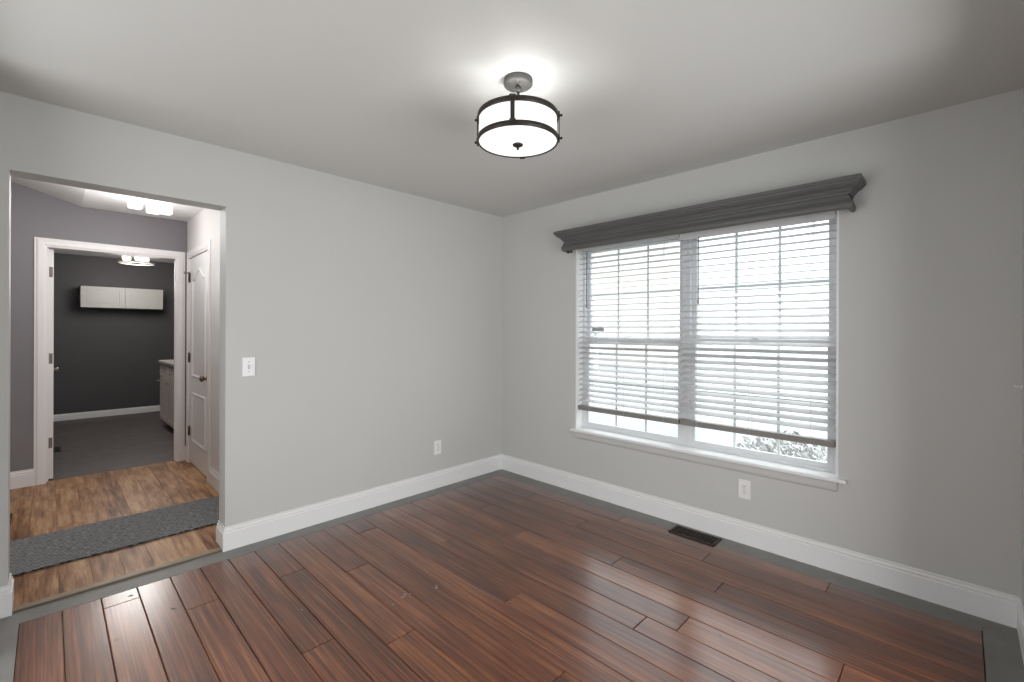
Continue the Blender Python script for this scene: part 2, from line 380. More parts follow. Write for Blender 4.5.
# painted grey border boards around the hardwood
m = MB(); m.box(RX, 0, PY1, .02, -.0121, .0005); m.box(RX, PX0, PY0, PY1, -.0121, .0005); m.box(PX1, 0, PY0, PY1, -.0121, .0005)
m.box(RX, -.095, RY, PY0 - .0015, -.0121, .0005); m.box(-.0935, 0, RY, PY0 - .0015, -.0121, .0005)
struct('trim_1', m, BORDER)
struct('trim_11', MB().box(-.118, -.020, PY0 - .0035, PY0 + .001, .0002, .0022), NOSING)
# scuffs and the little dark nicks on the hardwood
SCUFF = mat('pale_scuff', (.30, .26, .235), .6); NICK = mat('dark_nick', (.02, .012, .01), .6)
def blot(mb, x, y, rx, ry, z=.0004, seed=0):
    rr = random.Random(seed); n = 12; a0 = rr.random() * 6; pts = []
    for i in range(n):
        a = 2 * pi * i / n; k = .6 + .6 * rr.random(); pts.append((x + rx * k * cos(a), y + ry * k * sin(a), z))
    mb.poly(pts, .0003, (0, 0, 1))
m = MB(); blot(m, -2.873, -.58, .006, .012, seed=1)
for i, (x, y, a, b) in enumerate([(-1.832, -1.180, .014, .005), (-1.812, -1.168, .008, .006), (-1.790, -1.180, .006, .003), (-1.665, -1.232, .010, .008), (-1.655, -1.215, .005, .006), (-1.90, -1.20, .006, .003), (-2.23, -.93, .002, .006)]): blot(m, x, y, a, b, seed=10 + i)
struct('trim_2', m, SCUFF)
m = MB()
for i, (x, y, a, b) in enumerate([(-2.655, -.485, .012, .005), (-2.665, -.475, .005, .008), (-2.79, -.20, .012, .006), (-1.005, -2.42, .004, .004), (-1.49, -1.60, .006, .004), (-.885, -2.56, .003, .003)]): blot(m, x, y, a, b, seed=30 + i)
struct('trim_3', m, NICK)

# ------------------------------------------------------------------ baseboards
def bprof(h, t): return [(0, 0), (t, 0), (t, h * .745), (t * .93, h * .755), (t * .60, h * .765), (t * .58, h * .80), (t * .74, h * .83), (t * .74, h * .86), (t * .38, h * .90), (t * .34, h * .945), (t * .42, h * .96), (t * .40, h), (0, h)]
def baseboard(name, paths, h=.142, t=.014, z=0.0, mt=TRIM):
    m = MB()
    for pth in paths: m.sweep([(a, b + z) for a, b in bprof(h, t)], pth, XY)
    return struct(name, m, mt)
# offset is to the left of the path direction

baseboard('baseboard_left', [[(0, 0), (OX1, 0), (OX1, TA), (-2.098, TA)]], z=.0005)
baseboard('baseboard_far_left', [[(-5.2, TA), (OX0, TA), (OX0, 0), (RX, 0)]], z=.0005)
baseboard('baseboard_right', [[(0, RY), (0, 0)]], z=.0005)
baseboard('baseboard_behind_left', [[(RX, 0), (RX, BY1)], [(RX, BY0), (RX, RY)]], z=.0005)
baseboard('baseboard_behind_right', [[(AX1, RY), (0, RY)], [(RX, RY), (AX0, RY)]], z=.0005)

# ------------------------------------------------------------------ window opening
# stool, apron
m = MB(); m.box(-.015, .10, WY0 + .0005, WY1 - .0005, WZ0 + .001, WZ0 + .0215, bev=0)
m.box(-.034, 0.0, WY0 - .042, WY1 + .042, WZ0, WZ0 + .022, bev=.006, seg=3)
struct('window_sill', m, TRIM)
m = MB(); m.sweep([(0, 0), (.006, 0), (.012, .008), (.015, .02), (.015, .048), (.012, .055), (0, .055)], [(0, WY0 + .002), (0, WY1 - .002)], lambda a, b, w: Vector((a, b, WZ0 - .056 + w)))
struct('trim_4', m, WALL)
# white jamb lining of the opening
m = MB(); m.box(-.001, .086, WY1 - .010, WY1 + .001, WZ0 + .022, WZ1, bev=.001); m.box(-.001, .086, WY0 - .001, WY0 + .010, WZ0 + .022, WZ1, bev=.001); m.box(.001, .086, WY0 + .01, WY1 - .01, WZ1 - .006, WZ1 - .0005)
struct('trim_5', m, TRIM)
YM = (WY0 + WY1) / 2
def rect_frame(m, x0, x1, y0, y1, z0, z1, w, wb=None, wt=None):
    wb = wb or w; wt = wt or w
    m.box(x0, x1, y0, y0 + w, z0, z1, bev=.003); m.box(x0, x1, y1 - w, y1, z0, z1, bev=.003)
    m.box(x0 + .0005, x1 - .0005, y0 + w - .002, y1 - w + .002, z0, z0 + wb, bev=.003); m.box(x0 + .0005, x1 - .0005, y0 + w - .002, y1 - w + .002, z1 - wt, z1, bev=.003)
MID = 1.268
for k, (y0, y1) in enumerate(((YM, WY1 - .004), (WY0 + .004, YM))):
    m = MB(); rect_frame(m, .085, .150, y0, y1, WZ0 + .012, WZ1 - .002, .030)
    w = struct('window_%d' % (k + 1), m, VINYL)
    fy0, fy1 = y0 + .028, y1 - .028
    for nm, zz0, zz1, xc in (('lower_sash', WZ0 + .038, MID + .022, .103), ('upper_sash', MID - .022, WZ1 - .03, .129)):
        s_ = MB(); rect_frame(s_, xc - .013, xc + .013, fy0, fy1, zz0, zz1, .034, wb=.034 if nm == 'lower_sash' else .034, wt=.034)
        if nm == 'lower_sash':
            s_.box(xc - .020, xc - .008, (fy0 + fy1) / 2 - .02, (fy0 + fy1) / 2 + .02, zz1 - .004, zz1 + .010, bev=.002)
        so = s_.build(nm, VINYL, w)
        gy0, gy1, gz0, gz1 = fy0 + .03, fy1 - .03, zz0 + .03, zz1 - .03
        MB().box(xc - .002, xc + .002, gy0, gy1, gz0, gz1).build('glass_pane', GLASS, so)
        g = MB(); a0, a1 = fy0 + .034, fy1 - .034
        for q in (1, 2):
            yy = a0 + (a1 - a0) * q / 3; g.box(xc + .003, xc + .009, yy - .008, yy + .008, gz0, gz1)
        zz = (gz0 + gz1) / 2; g.box(xc + .0035, xc + .0085, gy0, gy1, zz - .008, zz + .008)
        g.build('grille', GRILLE, so)

# ------------------------------------------------------------------ blinds
def blind(y0, y1, tilt, wand_y, label, zrail, zval):
    root = empty('window_blind', (.045, (y0 + y1) / 2, 2.0), label, 'blind', 'horizontal blinds in the window')
    MB().box(.018, .070, y0 + .004, y1 - .004, 2.005, 2.052, bev=.003).build('headrail', SLAT, root)
    MB().box(.008, .014, y0, y1, zval, 2.050, bev=.002).build('blind_valance', SLAT, root)
    m = MB(); z = zval - .016; xc = .045; zs = []
    while z > zrail + .058:
        zs.append(z); z -= .0435
    TL = lambda z: -6 + (tilt + 6) * max(0, min(1, (1.96 - z) / .65)) ** .8
    for z in zs:
        R = Matrix.Rotation(radians(-TL(z)), 4, 'Y')
        m.box(xc - .025, xc + .025, y0 + .003, y1 - .003, z - .0017, z + .0017, bev=.0012, rot=R, seg=1)
    m.build('slats', SLAT, root)
    b_ = MB()  # one shade-coloured rail stands in for the rail and the slats stacked on it
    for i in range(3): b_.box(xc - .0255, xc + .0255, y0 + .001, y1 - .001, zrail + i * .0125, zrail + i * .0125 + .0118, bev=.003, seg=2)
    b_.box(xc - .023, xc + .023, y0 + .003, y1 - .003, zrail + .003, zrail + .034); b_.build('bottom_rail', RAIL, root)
    L = y1 - y0
    for f in (.13, .5, .87):
        yy = y0 + L * f; g = MB()
        for xx in (xc - .0262, xc + .0262): g.tube([(xx, yy, 2.01), (xx, yy, zrail + .01)], .0009, 6)
        for z in zs: g.tube([(xc - .0262, yy, z - .002 - .0262 * math.tan(radians(TL(z)))), (xc + .0262, yy, z - .002 + .0262 * math.tan(radians(TL(z))))], .0006, 5)
        g.build('ladder_cord', CORD, root)
    wd = MB(); wd.tube([(.004, wand_y, 1.972), (.003, wand_y, 1.54)], .0036, 8); wd.lathe([(.0036, 0), (.0055, .004), (.0055, .02), (.0036, .03)], (.003, wand_y, 1.525), n=10)
    wd.tube([(.012, wand_y, 1.985), (.004, wand_y, 1.972)], .002, 6)
    wd.build('tilt_wand', WAND, root)
    ly = y0 + .10
    c = MB(); c.tube([(.005, ly, 1.98), (.005, ly, 1.86)], .0012, 6); c.tube([(.005, ly + .008, 1.98), (.005, ly + .008, 1.87)], .0012, 6); c.build('lift_cord', CORD, root)
    return root
blind(-1.763, -.892, 18, -.991, 'left white slatted blind of the window, hanging beside the room corner', .681, 1.997)
blind(-2.672, -1.771, 22, -1.905, 'right white slatted blind of the window, nearer the right edge', .684, 1.972)

# ------------------------------------------------------------------ cornice over the window
root = empty('window_cornice', (0, YM, 1.99), 'long dark grey moulded wooden cornice fixed above the window', 'cornice')
prof = [(0, 1.990), (.008, 1.990), (.015, 2.000), (.018, 2.013), (.016, 2.026), (.010, 2.036), (.009, 2.040), (.0065, 2.046), (.0065, 2.056), (-.004, 2.060), (-.004, 2.067),
        (.008, 2.070), (.010, 2.078), (.017, 2.084), (.022, 2.093), (.031, 2.101), (.042, 2.107), (.048, 2.116), (.054, 2.118), (.056, 2.126), (.062, 2.128), (.062, 2.150), (0, 2.150)]
CYL, CYR = -.850, -2.747
m = MB(); m.sweep([(t_, z_) for t_, z_ in prof], [(-.0005, CYR), (-.115, CYR), (-.115, CYL), (-.0005, CYL)], XY)
m.build('crown_moulding', CORNICE, root)
MB().box(-.116, -.0005, CYR - .0, CYL + .0, 2.136, 2.150).build('top_board', CORNICE, root)
m = MB(); m.lathe([(0, 0), (.010, 0), (.010, .010), (.006, .014), (0, .014)], (-.085, CYL - .018, 1.977), n=14)
m.build('bracket', BLACK, root)

# ------------------------------------------------------------------ ceiling light
FX, FY = -1.640, -1.785
root = empty('ceiling_light', (FX, FY, H), 'round drum ceiling light with two dark rings and white glass, hanging in the room', 'ceiling light')
MB().lathe([(.0, .0), (.062, 0), (.064, -.006), (.064, -.022), (.058, -.028), (.0, -.028)], (FX, FY, H), n=48, caps=False).build('canopy', CANOPY, root)
for a in (0.9, 0.9 + pi): MB().sphere((FX + .035 * cos(a), FY + .035 * sin(a), H - .029), .005, (1, 1, .7), 10).build('canopy_screw', BRONZE, root)
m = MB(); m.lathe([(.008, 0), (.008, .13)], (FX, FY, 2.285), n=16); m.lathe([(0, 0), (.014, .002), (.017, .012), (.012, .022), (.008, .026)], (FX, FY, 2.386), n=20); m.lathe([(0, 0), (.016, 0), (.018, .012), (.01, .02), (.008, .024)], (FX, FY, 2.276), n=20)
m.build('stem', CANOPY, root)
RR = .175; Z0, Z1 = 2.163, 2.284
for z in (Z0, Z1 - .022):
    MB().lathe([(RR - .004, z), (RR + .001, z), (RR + .003, z + .003), (RR + .003, z + .019), (RR + .001, z + .022), (RR - .004, z + .022), (RR - .004, z)], (FX, FY, 0), n=72, caps=False).build('ring', BRONZE, root)
tocam = math.atan2(CAM.y - FY, CAM.x - FX)
A0 = tocam - radians(7)
m = MB()
for k in range(4):
    a = A0 + k * pi / 2; ca, sa = cos(a), sin(a)
    m.tube([(FX + .014 * ca, FY + .014 * sa, 2.285), (FX + (RR - .002) * ca, FY + (RR - .002) * sa, 2.272)], .007, 8)
m.build('spider_arm', BRONZE, root)
for k in range(4):
    a = A0 + k * pi / 2; R = Matrix.Rotation(a, 4, 'Z'); px, py = FX + (RR + .005) * cos(a), FY + (RR + .005) * sin(a)
    s_ = MB(); s_.box(px - .002, px + .002, py - .009, py + .009, Z0 - .003, Z1 + .003, bev=.0012, rot=R)
    for z in (Z0 + .011, Z1 - .011): s_.box(px - .003, px + .003, py - .013, py + .013, z - .014, z + .014, bev=.0015, rot=R)
    so = s_.build('strap', BRONZE, root)
    for z in (Z0 + .011, Z1 - .011):
        kb = MB(); kb.lathe([(0, 0), (.004, 0), (.004, .003), (.006, .005), (.006, .008), (.003, .011), (0, .012)], (px + .003 * cos(a), py + .003 * sin(a), z), axis=Matrix.Rotation(a, 4, 'Z') @ Matrix.Rotation(pi / 2, 4, 'Y'), n=14)
        kb.build('thumb_screw', BRONZE, so)
MB().lathe([(RR - .006, Z0 + .004), (RR - .006, Z1 - .004), (RR - .009, Z1 - .004), (RR - .009, Z0 + .004), (RR - .006, Z0 + .004)], (FX, FY, 0), n=72, caps=False).build('glass_drum', OPAL, root)
MB().lathe([(0, Z0 - .006), (.06, Z0 - .0045), (.12, Z0 - .001), (RR - .005, Z0 + .005), (RR - .005, Z0 + .009), (.12, Z0 + .003), (.06, Z0 - .0005), (0, Z0 - .002)], (FX, FY, 0), n=72, caps=False).build('glass_diffuser', OPAL, root)
MB().lathe([(0, -.030), (.004, -.028), (.007, -.022), (.004, -.018), (.010, -.016), (.022, -.010), (.024, -.006), (.022, -.003), (0, -.003)], (FX, FY, Z0 - .003), n=24, caps=False).build('finial', BRONZE, root)
MB().tube([(FX, FY, Z0 - .01), (FX, FY, 2.28)], .004, 8).build('centre_rod', BRONZE, root)
for k in range(3):
    a = A0 + .5 + k * 2 * pi / 3; bx, by = FX + .075 * cos(a), FY + .075 * sin(a)
    so = MB().tube([(FX + .004 * cos(a), FY + .004 * sin(a), 2.205), (bx - .02 * cos(a), by - .02 * sin(a), 2.205), (bx, by, 2.212)], .005, 8).lathe([(.011, 0), (.013, .02), (.0, .02)], (bx, by, 2.200), n=14).build('lamp_holder', CANOPY, root)
    MB().sphere((bx, by, 2.226), .013, (1, 1, 1.25), 16).build('bulb', BULB, so)
    light('fixture_lamp', 'POINT', (bx, by, 2.222), FIX_POWER / 3, (1, .985, .96), size=.016)

# ------------------------------------------------------------------ wall plates
def plate(name, label, cat, c, axis, w=.072, h=.118, kind='outlet'):
    """axis 'y' plate on the y=0 wall facing -y, 'x' plate on the x=0 wall facing -x"""
    def B(u0, u1, d0, d1, z0, z1, **k):
        if axis == 'y': return (c[0] + u0, c[0] + u1, -d1, -d0, c[2] + z0, c[2] + z1)
        return (-d1, -d0, c[1] + u0, c[1] + u1, c[2] + z0, c[2] + z1)
    root = empty(name, (c[0], c[1], c[2]), label, cat)
    MB().box(*B(-w / 2, w / 2, .0003, .0065, -h / 2, h / 2), bev=.0025).build('wall_plate', PLATE, root)
    ax = '-y' if axis == 'y' else '-x'
    def P(u, d, z): return (c[0] + u, -d, c[2] + z) if axis == 'y' else (-d, c[1] + u, c[2] + z)
    if kind == 'outlet':
        for dz in (.0195, -.0195):
            so = MB().box(*B(-.0165, .0165, .006, .0085, dz - .0145, dz + .0145), bev=.001).build('socket', TRIM, root)
            s2 = MB()
            for u, hh in ((-.006, .0045), (.006, .0035)): s2.box(*B(u - .0011, u + .0011, .0080, .0088, dz + .003 - hh, dz + .003 + hh))
            s2.lathe([(0, 0), (.0022, 0), (.0022, .0008), (0, .0008)], P(0, .0080, dz - .0085), axis=ax, n=10)
            s2.build('slot', SLOT, so)
        MB().lathe([(0, 0), (.0035, 0), (.003, .0012), (0, .0014)], P(0, .0064, 0), axis=ax, n=12).build('screw', NICKEL, root)
    elif kind == 'toggle':
        so = MB().box(*B(-.006, .006, .0060, .0072, -.013, .013)).build('switch_slot', SWITCHGREY, root)
        tg = MB().box(*B(-.0045, .0045, .006, .020, -.004, .010), bev=.0015, rot=(Matrix.Rotation(radians(20), 4, 'X') if axis == 'y' else None)); tg.build('toggle', TRIM, so)
        for dz in (.03, -.03): MB().lathe([(0, 0), (.0035, 0), (.003, .0012), (0, .0014)], P(0, .0064, dz), axis=ax, n=12).build('screw', NICKEL, root)
    return root
plate('light_switch', 'white toggle light switch on the wall right of the doorway opening', 'switch', (-2.206, 0, 1.108), 'y', kind='toggle')
plate('wall_outlet', 'small white outlet on the left wall near the room corner', 'outlet', (-.759, 0, .343), 'y')
plate('wall_outlet', 'small white outlet under the window on the right wall', 'outlet', (0, -2.203, .343), 'x')
# white hook on the wall at the right edge
root = empty('wall_hook', (-.035, RY, 1.095), 'small white hook on the wall at the right edge of view', 'hook')
MB().box(-.05, -.02, RY + .0003, RY + .004, 1.085, 1.105, bev=.001).build('hook_plate', PLATE, root)
MB().tube([(-.035, RY + .003, 1.096), (-.035, RY + .020, 1.094), (-.035, RY + .026, 1.100)], .0035, 8).build('hook_arm', PLATE, root)

# ------------------------------------------------------------------ floor register
def register(label, x0, x1, y0, y1, z, mt, nx, ny, name='floor_register', dark=BLACKOUT):
    root = empty(name, ((x0 + x1) / 2, (y0 + y1) / 2, z), label, 'register')
    MB().box(x0 + .012, x1 - .012, y0 + .012, y1 - .012, z + .0003, z + .0012).build('duct_opening', dark, root)
    fr = MB(); fw_ = .017
    fr.box(x0, x1, y0, y0 + fw_, z + .0005, z + .0065, bev=.0025); fr.box(x0, x1, y1 - fw_, y1, z + .0005, z + .0065, bev=.0025)
    fr.box(x0, x0 + fw_, y0, y1, z + .0005, z + .0065, bev=.0025); fr.box(x1 - fw_, x1, y0, y1, z + .0005, z + .0065, bev=.0025)
    fr.build('register_frame', mt, root)
    g = MB(); lx, ly = x1 - x0 - 2 * fw_, y1 - y0 - 2 * fw_
    for i in range(1, nx): xx = x0 + fw_ + lx * i / nx; g.box(xx - .0022, xx + .0022, y0 + fw_, y1 - fw_, z + .002, z + .0055)
    for j in range(1, ny): yy = y0 + fw_ + ly * j / ny; g.box(x0 + fw_, x1 - fw_, yy - .0022, yy + .0022, z + .002, z + .0055)
    # scroll-like diagonals
    for j in range(0, ny, 2):
        yy = y0 + fw_ + ly * (j + .5) / ny; g.tube([(x0 + fw_, yy - .012, z + .004), ((x0 + x1) / 2, yy + .012, z + .004), (x1 - fw_, yy - .012, z + .004)], .002, 6)
    g.build('grille', mt, root)
    return root
register('dark bronze floor register set in the hardwood below the window', -.183, -.048, -2.085, -1.785, .0005, REGISTER, 3, 12)

# ------------------------------------------------------------------ hallway
HZ = .012; D = 2.436; HXR = -2.098
# oak laminate
cells = []; x = -5.2; rnd = random.Random(3); i = 0
while x < HXR + .1:
    xe = min(x + .127, HXR + .12); y = .0 + .035 + .0; y = .035; ys = [.035] + sorted(rnd.uniform(.2, 2.3) for _ in range(2)) + [D + .06]
    for a, b in zip(ys, ys[1:]):
        if b - a > .05: cells.append((x, xe, a, b))
    x += .127
# keep planks inside the doorway width where they pass under the wall
cl = []
for (a, b, c, d) in cells:
    if c < TA:
        if b <= OX0 or a >= OX1: cl.append((a, b, TA * .5, d)); continue
        cl.append((max(a, OX0 - .05), min(b, OX1 + .05), c, d))
    else: cl.append((a, b, c, d))
fh = planks('floor_hallway', OAK, cl, HZ, gap=.0008, depth=.001); fh['kind'] = 'structure'
struct('floor_base_hallway', MB().box(-5.2, HXR + .12, .035, D + .06, -.12, HZ - .0122), BLACKOUT)
m = MB(); m.sweep([(0, .0008), (.004, .0008), (.009, .005), (.010, .009), (.007, .0125), (.0, .0135), (-.028, .0135), (-.028, .0008)], [(OX1 - .015, .016), (OX0 + .015, .016)], XY)
struct('trim_6', m, NOSING)
# walls
LX0, LX1 = -3.113, -2.164            # clear opening of the far doorway incl. jambs
m = MB(); m.box(-5.2, LX0, D, D + .12, -.12, 3.2); m.box(LX0, LX1, D, D + .12, 2.062, 3.2); m.box(LX1, HXR + .12, D, D + .12, -.12, 3.2)
struct('wall_hallway_far', m, PURPLE)
DY0, DY1 = 1.540, 2.305
m = MB(); m.box(HXR, HXR + .12, TA, DY0 - .02, -.12, 2.5); m.box(HXR, HXR + .12, DY1 + .02, D, -.12, 2.5); m.box(HXR, HXR + .12, DY0 - .02, DY1 + .02, 2.062, 2.5)
m.box(HXR + .12, HXR + .2, DY0 - .1, DY1 + .1, -.12, 2.5)
struct('wall_hallway_right', m, mat('cream_white_paint', (.72, .70, .685), .5, spec=.3, bump=.1))
struct('wall_hallway_left', MB().box(-5.3, -5.2, 0, D + .12, -.12, 3.2), WALL)
XC = -2.884; HC = 2.435; sl = .305
m = MB(); m.poly([(HXR + .12, TA * .5, HC), (XC, TA * .5, HC), (-5.25, TA * .5, HC + sl * (5.25 + XC)), (-5.25, TA * .5, HC + sl * (5.25 + XC) + .06), (XC, TA * .5, HC + .06), (HXR + .12, TA * .5, HC + .06)], D + .05 - TA * .5, (0, 1, 0))

struct('ceiling_hallway', m, HALLCEIL)
baseboard('baseboard_hallway_far', [[(-3.168, D), (-5.2, D)], [(HXR, D), (-2.119, D)]], z=HZ, mt=WARMTRIM)
baseboard('baseboard_hallway_right', [[(HXR, TA + .014), (HXR, DY0 - .085)]], z=HZ, mt=WARMTRIM)
CASE = [(0, 0), (.008, 0), (.010, .004), (.012, .012), (.017, .020), (.017, .050), (.015, .058), (.011, .064), (.010, .075), (0, .075)]
def casing(name, a0, a1, top, z0, basis, mt):
    """casing around an opening a0..a1 up to top; basis(a, z, depth)"""
    m = MB(); prof = [(w, d) for d, w in CASE]
    m.sweep(prof, [(a0, z0), (a0, top), (a1, top), (a1, z0)], lambda a, b, w: basis(a, b, w)); return struct(name, m, mt)
casing('trim_7', -3.096, -2.191, 2.046, HZ, lambda a, z, d: Vector((a, D - d, z)), WARMTRIM)
casing('trim_8', DY0 - .006, DY1 + .006, 2.046, HZ, lambda a, z, d: Vector((HXR - d, a, z)), WARMTRIM)
# door jambs
m = MB(); m.box(LX0, LX0 + .018, D - .001, D + .121, HZ, 2.062); m.box(LX1 - .018, LX1, D - .001, D + .121, HZ, 2.062); m.box(LX0, LX1, D - .001, D + .121, 2.044, 2.062)
m.box(LX0 + .018, LX0 + .030, D + .045, D + .07, HZ, 2.044); m.box(LX1 - .030, LX1 - .018, D + .045, D + .07, HZ, 2.044)
struct('trim_9', m, WARMTRIM)
m = MB(); m.box(HXR + .001, HXR + .119, DY0 - .02, DY0 - .003, HZ, 2.062); m.box(HXR + .001, HXR + .119, DY1 + .003, DY1 + .02, HZ, 2.062); m.box(HXR + .001, HXR + .119, DY0 - .02, DY1 + .02, 2.047, 2.062)
struct('trim_10', m, WARMTRIM)

# ---- two-panel arched door in the right hallway wall
root = MB().box(HXR + .004, HXR + .039, DY0, DY1, HZ + .010, 2.043, bev=.001)
d1 = struct('door_1', root, TRIM)
def arch(y0, y1, z0, zs, zt, n=16):
    pts = [(y0, z0), (y1, z0), (y1, zs)]
    for i in range(1, n):
        f = i / n; u = abs(2 * f - 1)           # camel-back: flat shoulders rising to a rounded crown
        k = .5 * (1 + cos(pi * min(1, u / .78)))
        pts.append((y1 + (y0 - y1) * f, zs + (zt - zs) * k))
    pts.append((y0, zs)); return pts
bead = [(0, 0), (.004, .008), (.014, .010), (.022, .004), (.032, .0)]
for z0, zs, zt in ((.877, 1.83, 1.915), (.245, .725, .725)):
    pts = arch(1.655, 2.185, z0, zs, zt, 16 if zt > zs else 2)
    if zt == zs: pts = [(1.655, z0), (2.185, z0), (2.185, zs), (1.655, zs)]
    mm = MB(); mm.sweep([(t_, w) for t_, w in bead], pts, lambda a, b, w: Vector((HXR + .0042 - w, a, b)), closed=True)
    mm.build('door_panel', TRIM, d1)
m = MB(); m.lathe([(0, 0), (.031, 0), (.031, .004), (.026, .008), (.012, .010), (.010, .022), (.016, .027), (.026, .036), (.028, .045), (.024, .054), (.012, .060), (0, .061)], (HXR + .004, DY0 + .048, .905), axis='-x', n=28)
m.build('door_knob', BRASS, d1)
for z in (.33, 1.06, 1.855):
    h_ = MB(); h_.box(HXR - .001, HXR + .003, DY1 - .018, DY1 + .020, z - .045, z + .045); h_.lathe([(.006, -.046), (.006, .046)], (HXR - .008, DY1 + .003, z), n=12)
    h_.lathe([(.0, .046), (.004, .05), (0, .056)], (HXR - .008, DY1 + .003, z), n=10); h_.build('hinge', DARKHINGE, d1)
h_ = MB(); h_.tube([(HXR - .008, DY1 + .003, 1.905), (HXR - .035, DY1 + .040, 1.900)], .003, 8); h_.tube([(HXR - .008, DY1 + .003, 1.905), (HXR - .045, DY1 - .03, 1.905)], .003, 8)
h_.sphere((HXR - .036, DY1 + .042, 1.900), .008); h_.sphere((HXR - .047, DY1 - .032, 1.905), .008); h_.lathe([(.008, -.006), (.008, .006)], (HXR - .008, DY1 + .003, 1.905), n=12)
h_.build('hinge_pin_stop', NICKEL, d1)

# ---- door standing open into the laundry room
dx0, dx1 = -3.0885, -3.0535
d2 = struct('door_2', MB().box(dx0, dx1, D + .085, D + .085 + .80, HZ + .012, 2.040, bev=.001), WARMTRIM)
for side, ax in ((dx1, 'x'), (dx0, '-x')):
    MB().lathe([(0, 0), (.030, 0), (.030, .004), (.010, .006), (.009, .016), (.020, .022), (.024, .031), (.019, .040), (0, .043)], (side, D + .085 + .735, .935), axis=ax, n=24).build('door_knob', NICKEL, d2)
for z in (.34, 1.08, 1.84):
    h_ = MB(); h_.box(dx0 + .002, dx1 - .006, D + .0815, D + .0855, z - .045, z + .045, bev=.0008); h_.lathe([(.006, -.046), (.006, .046)], (dx0 + .001, D + .078, z), n=12); h_.build('hinge', DARKHINGE, d2)

# ---- runner
rg = MB(); rg.box(-4.6, HXR - .014, .437, 1.025, HZ, HZ + .012, bev=.003)
o = rg.build('carpet_runner', RUG, origin=(-3.3, .73, HZ)); tag(o, 'long ribbed grey carpet runner lying across the oak hallway floor', 'rug')

# ---- hallway ceiling light with three square glass shades
hl = empty('hallway_light', (-2.50, 1.28, HC), 'cluster of lit square glass shades under the hallway ceiling', 'ceiling light')
MB().box(-2.60, -2.40, 1.18, 1.38, HC - .018, HC - .0003, bev=.004).build('canopy', CANOPY, hl)
for (hx, hy, hz) in ((-2.622, 1.32, 2.318), (-2.530, 1.17, 2.270), (-2.434, 1.34, 2.312)):
    so = MB().tube([(hx * .5 - 1.25, hy * .5 + .64, HC - .015), (hx, hy, hz + .045)], .006, 8).build('arm', CANOPY, hl)
    MB().box(hx - .038, hx + .038, hy - .038, hy + .038, hz - .055, hz + .055, bev=.006, rot=Matrix.Rotation(radians(8), 4, 'Z')).build('glass_shade', HALLGLASS, so)
for (hx, hy) in ((-3.35, .95), (-2.95, 1.35), (-2.55, 1.70), (-2.65, .75)):
    light('hallway_lamp', 'POINT', (hx, hy, 2.20), HALL_POWER / 4, (1, .98, .965), size=.19)

# ------------------------------------------------------------------ laundry room
LYF = 6.11; LXL, LXR = -3.80, -1.36
struct('floor_laundry', MB().box(LXL, LXR, D + .06, LYF, -.12, HZ - .001), TILE)
m = MB(); m.box(LXL - .1, LXR + .1, LYF, LYF + .1, -.12, 2.5); m.box(LXL - .1, LXL, D + .12, LYF, -.12, 2.5); m.box(LXR, LXR + .1, D + .12, LYF, -.12, 2.5); m.box(HXR + .12, LXR + .1, D, D + .12, -.12, 2.5)
m.box(LXL - .1, LX0, D + .1205, D + .124, -.12, 2.5); m.box(LX1, LXR, D + .1205, D + .124, -.12, 2.5); m.box(LX0, LX1, D + .1205, D + .124, 2.062, 2.5)
struct('wall_laundry', m, CHAR)
struct('ceiling_laundry', MB().box(LXL - .1, LXR + .1, D + .12, LYF + .1, 2.435, 2.5), HALLCEIL)
baseboard('baseboard_laundry', [[(LXR, LYF), (LXL, LYF)]], h=.095, z=HZ, mt=TRIM)

# wall cabinet
def cabinet_door(name, x0, x1, z0, z1, yf, mt, parent, axis='y', rail=.05):
    def B(a0, a1, d0, d1, z0, z1): return (a0, a1, yf - d1, yf - d0, z0, z1) if axis == 'y' else (yf - d1, yf - d0, a0, a1, z0, z1)
    m = MB(); m.box(*B(x0, x1, 0, .012, z0, z1), bev=.001)
    m.box(*B(x0, x0 + rail, .0115, .020, z0, z1), bev=.0015); m.box(*B(x1 - rail, x1, .0115, .020, z0, z1), bev=.0015)
    m.box(*B(x0 + rail - .001, x1 - rail + .001, .0115, .0195, z0, z0 + rail), bev=.0015); m.box(*B(x0 + rail - .001, x1 - rail + .001, .0115, .0195, z1 - rail, z1), bev=.0015)
    m.box(*B(x0 + rail + .012, x1 - rail - .012, .0115, .015, z0 + rail + .012, z1 - rail - .012), bev=.001)
    return m.build(name, mt, parent)
cy0 = 5.79; cx0, cx1, cz0, cz1 = -2.773, -1.823, 1.650, 1.960
c = empty('wall_cabinet', ((cx0 + cx1) / 2, LYF, cz0), 'wide ivory two-door cabinet hung on the charcoal wall', 'cabinet')
MB().box(cx0, cx1, cy0, LYF - .0003, cz0, cz1, bev=.001).build('cabinet_box', CAB, c)
xm = (cx0 + cx1) / 2 + .01
cabinet_door('cabinet_door', cx0 + .004, xm - .009, cz0 + .004, cz1 - .004, cy0, CAB, c)
cabinet_door('cabinet_door', xm + .009, cx1 - .004, cz0 + .004, cz1 - .004, cy0, CAB, c)

